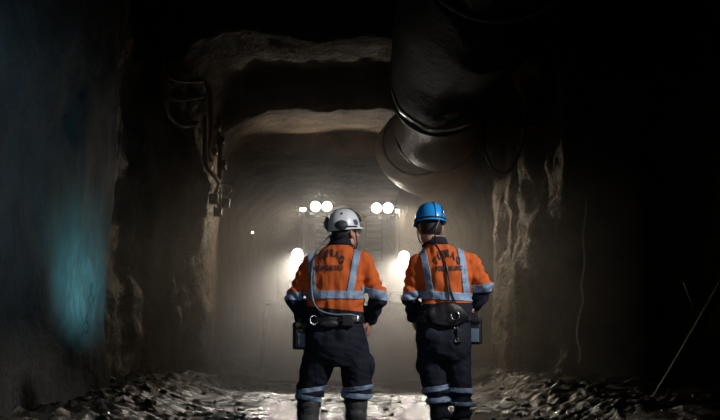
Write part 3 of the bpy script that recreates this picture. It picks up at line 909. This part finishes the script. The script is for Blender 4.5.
# ---- left worker, white helmet
UP = (0, 0, 1)
A = dict(
    label='worker in white helmet with ear muffs standing with feet apart, seen from behind', seed=3.1,
    armL=[(315, 264, .02), (294.5, 297, -.02), (303, 320, .13)], armR=[(361, 262, .0), (378.5, 296, -.03), (370, 319, .09)],
    handL=((.25, .75, -.35), (-.8, .2, .3), -1, .5), handR=((-.12, .25, -1), (.85, -.35, -.1), 1, .35),
    sleeve=(.083, .060, .050),
    legL=[(322, 340, 0), (312, 392, .02), (308, 455, -.02)], legR=[(350, 340, 0), (357, 392, .02), (356, 455, 0)],
    torso=[(335, 0, 322, .195, .135), (335, 0, 316, .205, .145), (335, -.005, 306, .212, .158), (336, -.01, 290, .203, .155), (336.5, -.01, 272, .215, .148), (338, 0, 260, .195, .128), (338.5, .01, 252, .140, .105), (339, .02, 245.5, .088, .08), (340, .025, 241, .07, .072)],
    head=(345.5, 233.5, .045), yaw=math.radians(52), nod=math.radians(7), roll=math.radians(0), hairline=-.055,
    neck_py=245.5,
    hem=(338, 309.5, (-.10, 0, -1)),
    tapeL=(291, 295, 0, (-.05, .1, -1), .029), tapeR=(381, 294, 0, (-.22, .15, -1), .033),
    hoop=(335, 295.3, (.0, 0, 1), .027),
    braces=[(311, 250, 314, 294, .0225), (358, 249, 350.5, 291, .0235)],
    collar=[(246.2, .095, .084, 0), (244, .082, .078, .004), (240.5, .076, .074, .008)],
    text=[('TÜPRAG', 331.5, 257.2, 27, .076, .23, .05), ('EFEMÇUKURU', 330, 271, 27, .048, None, .0)],
    pelvis=[(335, 0, 316, .196, .135), (335, 0, 324, .203, .142), (335.5, -.005, 338, .216, .158), (335.5, -.005, 352, .212, .155), (336, 0, 366, .17, .12)],
    legsP=[[(321, 340, 0), (318.5, 362, .005), (312.5, 382, .02), (309.5, 394, .02), (308.5, 402, .01)], [(351, 340, 0), (355.5, 362, .005), (357, 382, .02), (357, 393, .02), (356.5, 400, .01)]],
    legsR=[[.115, .118, .101, .100, .088], [.112, .115, .105, .104, .088]],
    cargo=[(303.5, 372, .0, .03, .06, .07), (371, 366, 0, .03, .065, .08), (340, 336, -.15, .05, .02, .05), (319, 337, -.14, .05, .02, .05)],
    knees=[((310-360)/139, .52), ((357-360)/139, .52)], split=336,
    kneebands=[(0, 311, 389.5, (-.15, 0, 1), .016), (0, 310, 397.5, (.18, 0, 1), .016), (1, 357, 388, (-.12, 0, 1), .016), (1, 357, 395.5, (.06, 0, 1), .017)],
    belt=(335, 318.5, (.03, 0, 1), .026),
    boots=[[(308.5, 402, .01), (307.5, 450, -.01)], [(356.5, 400, .01), (355.5, 450, .0)]], bootR=[.084, .080], toe=.35)
wk = build_worker(A)
person, HM, belt, trees, pj = wk['person'], wk['HM'], wk['belt'], wk['trees'], wk['pj']
h, onh = helmet(person, HM, M['white_h'], .92, True)
def hpart(name, bm, m): return obj(name, bm, m, h)
# black elastic running up over the crown
bm = bmesh.new(); tube(bm, [onh(math.radians(-118), e, 1.012) for e in (.02, .5, .9, 1.25)]+[onh(math.radians(30), e, 1.012) for e in (1.3, .9, .5, .02)], .0055, 8, 3); hpart('strap', bm, M['black'])
# vents on the right flank
for a, e, sx_ in ((72, .30, .024), (128, .85, .010)):
    p = onh(math.radians(a), e, 1.0); nn = (p-(HM @ V((0, 0, .03)))).normalized()
    bm = bmesh.new(); Mx = Matrix.Translation(p) @ nn.to_track_quat('Z', 'Y').to_matrix().to_4x4()
    ellip(bm, (0, 0, 0), (sx_, sx_*1.25, .004), Mx); hpart('vent', bm, M['grey_p'])
def muff(loc, nrm, rx, ry, m, stripe=None):
    n_ = (HM.to_3x3() @ V(nrm)).normalized(); Mx = Matrix.Translation(HM @ V(loc)) @ n_.to_track_quat('Z', 'Y').to_matrix().to_4x4()
    bm = bmesh.new(); ellip(bm, (0, 0, 0), (rx, ry, .024), Mx); torus(bm, (0, 0, -.014), 1, .2, Mx @ Matrix.Diagonal((rx*.92, ry*.92, .05, 1)), n=28, m=8)
    o = hpart('ear_muff', bm, m)
    if stripe:
        bm = bmesh.new(); torus(bm, (0, 0, .006), 1, .10, Mx @ Matrix.Diagonal((rx*.95, ry*.98, .09, 1)), n=28, m=8); hpart('muff_stripe', bm, stripe)
    return o
muff((.080, -.092, .060), (.55, -.9, .12), .046, .034, M['grey_p'])
muff((-.112, -.074, .085), (-.6, -.8, .1), .034, .046, M['grey_p'], M['green'])
bm = bmesh.new(); tube(bm, [HM @ V(p) for p in ((.100, -.090, .05), (.112, -.02, .045), (.104, .03, .04))], .005, 8, 4); hpart('muff_arm', bm, M['black'])
bm = bmesh.new(); tube(bm, [HM @ V(p) for p in ((-.118, -.04, .06), (-.116, -.0, .05), (-.112, .02, .045))], .005, 8, 4); hpart('muff_arm', bm, M['black'])
# front lamp
Mx = HM @ Matrix.Translation((-.02, .132, .105)) @ Matrix.Rotation(-PI/2+.35, 4, 'X')
bm = bmesh.new(); cyl(bm, (0, 0, 0), .036, .035, 'Z', 28, Mx, .006); hl = hpart('cap_lamp', bm, M['black'])
bm = bmesh.new(); torus(bm, (0, 0, .018), .031, .006, Mx, 'Z'); hpart('lamp_rim', bm, M['yellow'])
# harness strap behind the head and chin strap
bm = bmesh.new(); tube(bm, [HM @ V(p) for p in ((.088, .02, .038), (.090, -.03, .012), (.070, -.085, -.020), (.0, -.118, -.035), (-.070, -.085, -.020), (-.09, -.03, .012), (-.088, .02, .038))], .011, 10, 5, flat=.45); hpart('nape_strap', bm, M['black'])
bm = bmesh.new(); tube(bm, [HM @ V(p) for p in ((.092, .02, .035), (.084, .03, -.03), (.060, .05, -.085), (0, .07, -.12), (-.060, .05, -.085), (-.084, .03, -.03), (-.092, .02, .035))], .005, 8, 5); hpart('chin_strap', bm, M['black'])
glasses(person, HM)
# breathing hose / lamp cord
cpts = [HM @ V((-.09, -.075, .0))]+[on_tree(trees, *p, off=.014) for p in ((318, 249), (313.5, 260), (311.5, 275), (311.5, 290), (314, 303), (321, 311), (335, 314.5), (350, 314.5), (359, 317))]
cable('lamp_cord', cpts, .0068, M['hose'], '', '', parent=person, n=10)
# belt gear
pouch(belt, W(299.5, 336, PY-.02), (.085, .10, .19), True, .25)
bm = bmesh.new(); torus(bm, on_tree(trees, 314, 320, .02), .026, .0045, axis='Y', sy=1.2); o = obj('d_ring', bm, M['chrome'], belt); o['label'] = 'chrome ring'
c = on_tree(trees, 328, 324, .02); bm = bmesh.new(); ellip(bm, c, (.075, .022, .036)); obj('back_pad', bm, M['leather'], belt)
c = on_tree(trees, 347.5, 321, .026); bm = bmesh.new(); box(bm, c, (.085, .05, .08), None, .012); obj('pouch', bm, M['black'], belt)
c = on_tree(trees, 358.5, 318.5, .022); bm = bmesh.new(); box(bm, c, (.026, .014, .05), Matrix.Identity(4), .004); o = obj('buckle', bm, M['chrome'], belt); o['label'] = 'chrome buckle'

# ---- right worker, blue helmet
B = dict(
    label='worker in blue helmet standing legs together with right hand on hip, seen from behind', seed=11.7,
    armL=[(419, 264.5, .02), (410.5, 297, -.01), (413, 316, .13)], armR=[(467, 262, .0), (485.5, 286.5, -.05), (476, 304, .02)],
    handL=((.25, .6, -.6), (-.85, .1, .2), -1, .5), handR=((-.28, .35, -.9), (.85, -.35, .3), 1, .35),
    sleeve=(.080, .057, .048),
    legL=[(431, 340, 0), (438.5, 392, .02), (441.5, 455, .0)], legR=[(457, 340, 0), (461, 392, .02), (462, 455, .02)],
    torso=[(445, 0, 322, .19, .135), (445, 0, 316, .195, .14), (445.5, -.005, 306, .185, .145), (446, -.01, 292, .170, .142), (445, -.01, 272, .205, .142), (443, 0, 260, .19, .128), (441, .01, 251.5, .14, .105), (438, .015, 245, .088, .08), (436, .02, 240, .068, .072)],
    head=(430, 229.0, .035), yaw=math.radians(-16), nod=math.radians(-6), roll=math.radians(2), hairline=-.05,
    neck_py=245,
    hem=(447, 303.5, (.03, 0, -1)),
    tapeL=(408, 295, 0, (.05, .1, -1), .030), tapeR=(487, 286.8, 0, (.12, .1, -1), .028),
    hoop=(445, 296.5, (.055, 0, 1), .028),
    braces=[(421.5, 247, 430, 296, .0225), (459, 246, 465, 296, .0225)],
    collar=[(246.5, .096, .086, 0), (243, .082, .08, 0), (238.5, .076, .075, -.004)],
    text=[('TÜPRAG', 445.5, 257.6, 26.5, .074, .22, .04), ('EFEMÇUKURU', 447, 271.5, 27, .046, None, .02)],
    pelvis=[(444.5, 0, 316, .192, .135), (444, 0, 324, .198, .14), (443, -.01, 338, .20, .158), (443.5, -.005, 350, .19, .15), (444.5, 0, 360, .165, .12)],
    legsP=[[(431, 340, 0), (432, 362, .005), (435, 382, .015), (438, 394, .02), (440, 412, .01), (441, 424, .01)], [(456.5, 340, 0), (457.5, 362, .005), (460, 382, .015), (461.5, 394, .02), (462, 412, .02), (462, 424, .02)]],
    legsR=[[.105, .101, .097, .090, .072, .07], [.098, .094, .085, .078, .066, .065]],
    cargo=[(419.5, 363, .0, .025, .06, .075), (466.5, 363, 0, .025, .06, .075), (431, 335, -.15, .05, .02, .05)],
    knees=[((436-360)/139, .50), ((461-360)/139, .50)], split=448.5,
    kneebands=[(0, 437, 388, (-.16, 0, 1), .019), (0, 439, 399.5, (-.12, 0, 1), .018), (1, 461, 390, (.06, 0, 1), .016), (1, 461, 403.5, (.03, 0, 1), .012)],
    belt=(444.5, 317.5, (-.03, 0, 1), .028),
    boots=[[(441, 420, .01), (441, 452, .0)], [(462, 420, .02), (462.5, 452, .02)]], bootR=[.066, .062], toe=.1)
wk = build_worker(B)
person, HM, belt, trees, pj = wk['person'], wk['HM'], wk['belt'], wk['trees'], wk['pj']
h, onh = helmet(person, HM, M['blue_h'], .96, False, .016)
bm = bmesh.new(); tube(bm, [onh(math.radians(183), e, 1.008) for e in (.0, .4, .8, 1.2)]+[onh(math.radians(10), e, 1.008) for e in (1.3, .9, .5, .02)], .0035, 8, 3); hpart('strap', bm, M['black'])
bm = bmesh.new()
tube(bm, [onh(2*PI*j/40, .06, 1.012) for j in range(41)], .006, 8, 1, cap=False); hpart('rim_band', bm, M['black'])
Mx = Matrix.Translation(onh(math.radians(150), .35, 1.02)); bm = bmesh.new(); box(bm, (0, 0, 0), (.018, .016, .018), Mx, .004); o = hpart('cord_clip', bm, M['chrome'])
bm = bmesh.new(); tube(bm, [onh(math.radians(138), .75, 1.012), onh(math.radians(148), .45, 1.015), onh(math.radians(156), .08, 1.015)], .005, 8, 3); hpart('clip_strap', bm, M['black'])
p = onh(math.radians(186), 1.12, 1.004); nn = (p-(HM @ V((0, 0, .03)))).normalized(); Mx = Matrix.Translation(p) @ nn.to_track_quat('Z', 'Y').to_matrix().to_4x4()
bm = bmesh.new(); ellip(bm, (0, 0, 0), (.014, .009, .0025), Mx); o = hpart('sticker', bm, M['red']); o['label'] = 'red sticker'
Mx = HM @ Matrix.Translation((0, .138, .095)) @ Matrix.Rotation(-PI/2+.3, 4, 'X')
bm = bmesh.new(); cyl(bm, (0, 0, 0), .034, .035, 'Z', 28, Mx, .006); hpart('cap_lamp', bm, M['black'])
bm = bmesh.new(); tube(bm, [HM @ V(p) for p in ((.092, .02, .035), (.084, .03, -.03), (.060, .05, -.085), (0, .07, -.12), (-.060, .05, -.085), (-.084, .03, -.03), (-.092, .02, .035))], .005, 8, 5); hpart('chin_strap', bm, M['black'])
glasses(person, HM)
cpts = [onh(math.radians(150), .3, 1.03)]+[on_tree(trees, *p, off=.011, default=PY-.10) for p in ((436, 228), (435, 236), (437, 245), (442, 255), (446, 265), (449, 278), (451, 291), (456, 304))]
cable('lamp_cord', cpts, .0055, M['cable'], '', '', parent=person, n=10)
cpts = [on_tree(trees, *p, off=.011) for p in ((446, 265), (447, 280), (448.5, 292), (449.5, 304))]
cable('lamp_cord', cpts, .0045, M['cable'], '', '', parent=person, n=10)
# lumbar pad on the belt, D ring, pouches
bm = bmesh.new()
g = []
for i in range(25):
    t = -1+2*i/24; px = 446.5+t*21.5
    top = 302+13*abs(t)**2.6; bot = 327-9*abs(t)**2.2
    g.append([(px, top+(bot-top)*j/8) for j in range(9)])
VV = [[bm.verts.new(on_tree(trees, px, py, .020+.014*math.sin(PI*j/8), default=PY-.1)) for j, (px, py) in enumerate(r)] for r in g]
for a, b in zip(VV[:-1], VV[1:]):
    for j in range(8): bm.faces.new((a[j], a[j+1], b[j+1], b[j]))
solid(obj('lumbar_pad', bm, M['leather'], belt), .022, 0)
c = on_tree(trees, 455.5, 316, .055); bm = bmesh.new(); torus(bm, c, .027, .0045, axis='Y', sx=1.1); o = obj('d_ring', bm, M['chrome'], belt); o['label'] = 'chrome ring'
pouch(belt, W(474.5, 331, PY-.01), (.10, .10, .19), True, -.25)
c = on_tree(trees, 426, 317, .024); bm = bmesh.new(); box(bm, c, (.035, .03, .085), None, .008); obj('pouch', bm, M['black'], belt)
for i, (px, py) in enumerate(((456, 327), (460, 333), (457, 340))):
    c = on_tree(trees, px, py, .018); bm = bmesh.new(); torus(bm, c, .011, .003, axis='Y', n=16, m=6, sy=1.3); obj('key_ring', bm, M['chrome'], belt)
c = on_tree(trees, 459, 336, .012); bm = bmesh.new(); box(bm, c, (.035, .02, .10), None, .008); obj('tool_holder', bm, M['leather'], belt)

# ------------------------------------------------------------------ light from the camera side
spot('key_lamp', (3.6, 4.8, 3.5), (.25, PY, 1.2), 730, (1.0, .97, .94), 25, .7, .18)
spot('cap_lamp_beam', (.2, 4.5, 1.4), (-2.95, 10.85, 1.40), 7000, (.22, .74, .90), 10, 1.0, .25)
spot('cap_lamp_beam', (.1, 4.4, 1.5), (-2.95, 10.6, 1.85), 1800, (.2, .78, .9), 12, 1.0, .25)
spot('added_fill', (-.9, .6, 1.7), (.2, PY, 1.1), 130, (.85, .93, 1.0), 20, .8, .3)  # added unseen spot, lifts the dark side of the workers
spot('blue_fill', (-.6, 2.0, 2.0), (-3.53, 8.0, 2.4), 850, (.2, .62, .95), 31, .8, .5)
wd = bpy.data.worlds.new('world'); S.world = wd; wd.use_nodes = True
wd.node_tree.nodes['Background'].inputs['Color'].default_value = (.02, .03, .06, 1)
wd.node_tree.nodes['Background'].inputs['Strength'].default_value = .05

# ------------------------------------------------------------------ render settings
S.view_settings.view_transform = 'Standard'; S.view_settings.look = 'None'
S.view_settings.exposure = 0; S.view_settings.gamma = 1
S.view_settings.use_curve_mapping = False
S.render.engine = 'CYCLES'
c = S.cycles
c.use_denoising = True; c.max_bounces = 6; c.diffuse_bounces = 3; c.glossy_bounces = 3; c.volume_bounces = 1; c.transmission_bounces = 2
c.sample_clamp_indirect = 3.0; c.sample_clamp_direct = 0; c.caustics_reflective = False; c.caustics_refractive = False
c.volume_step_rate = 4; c.volume_max_steps = 64
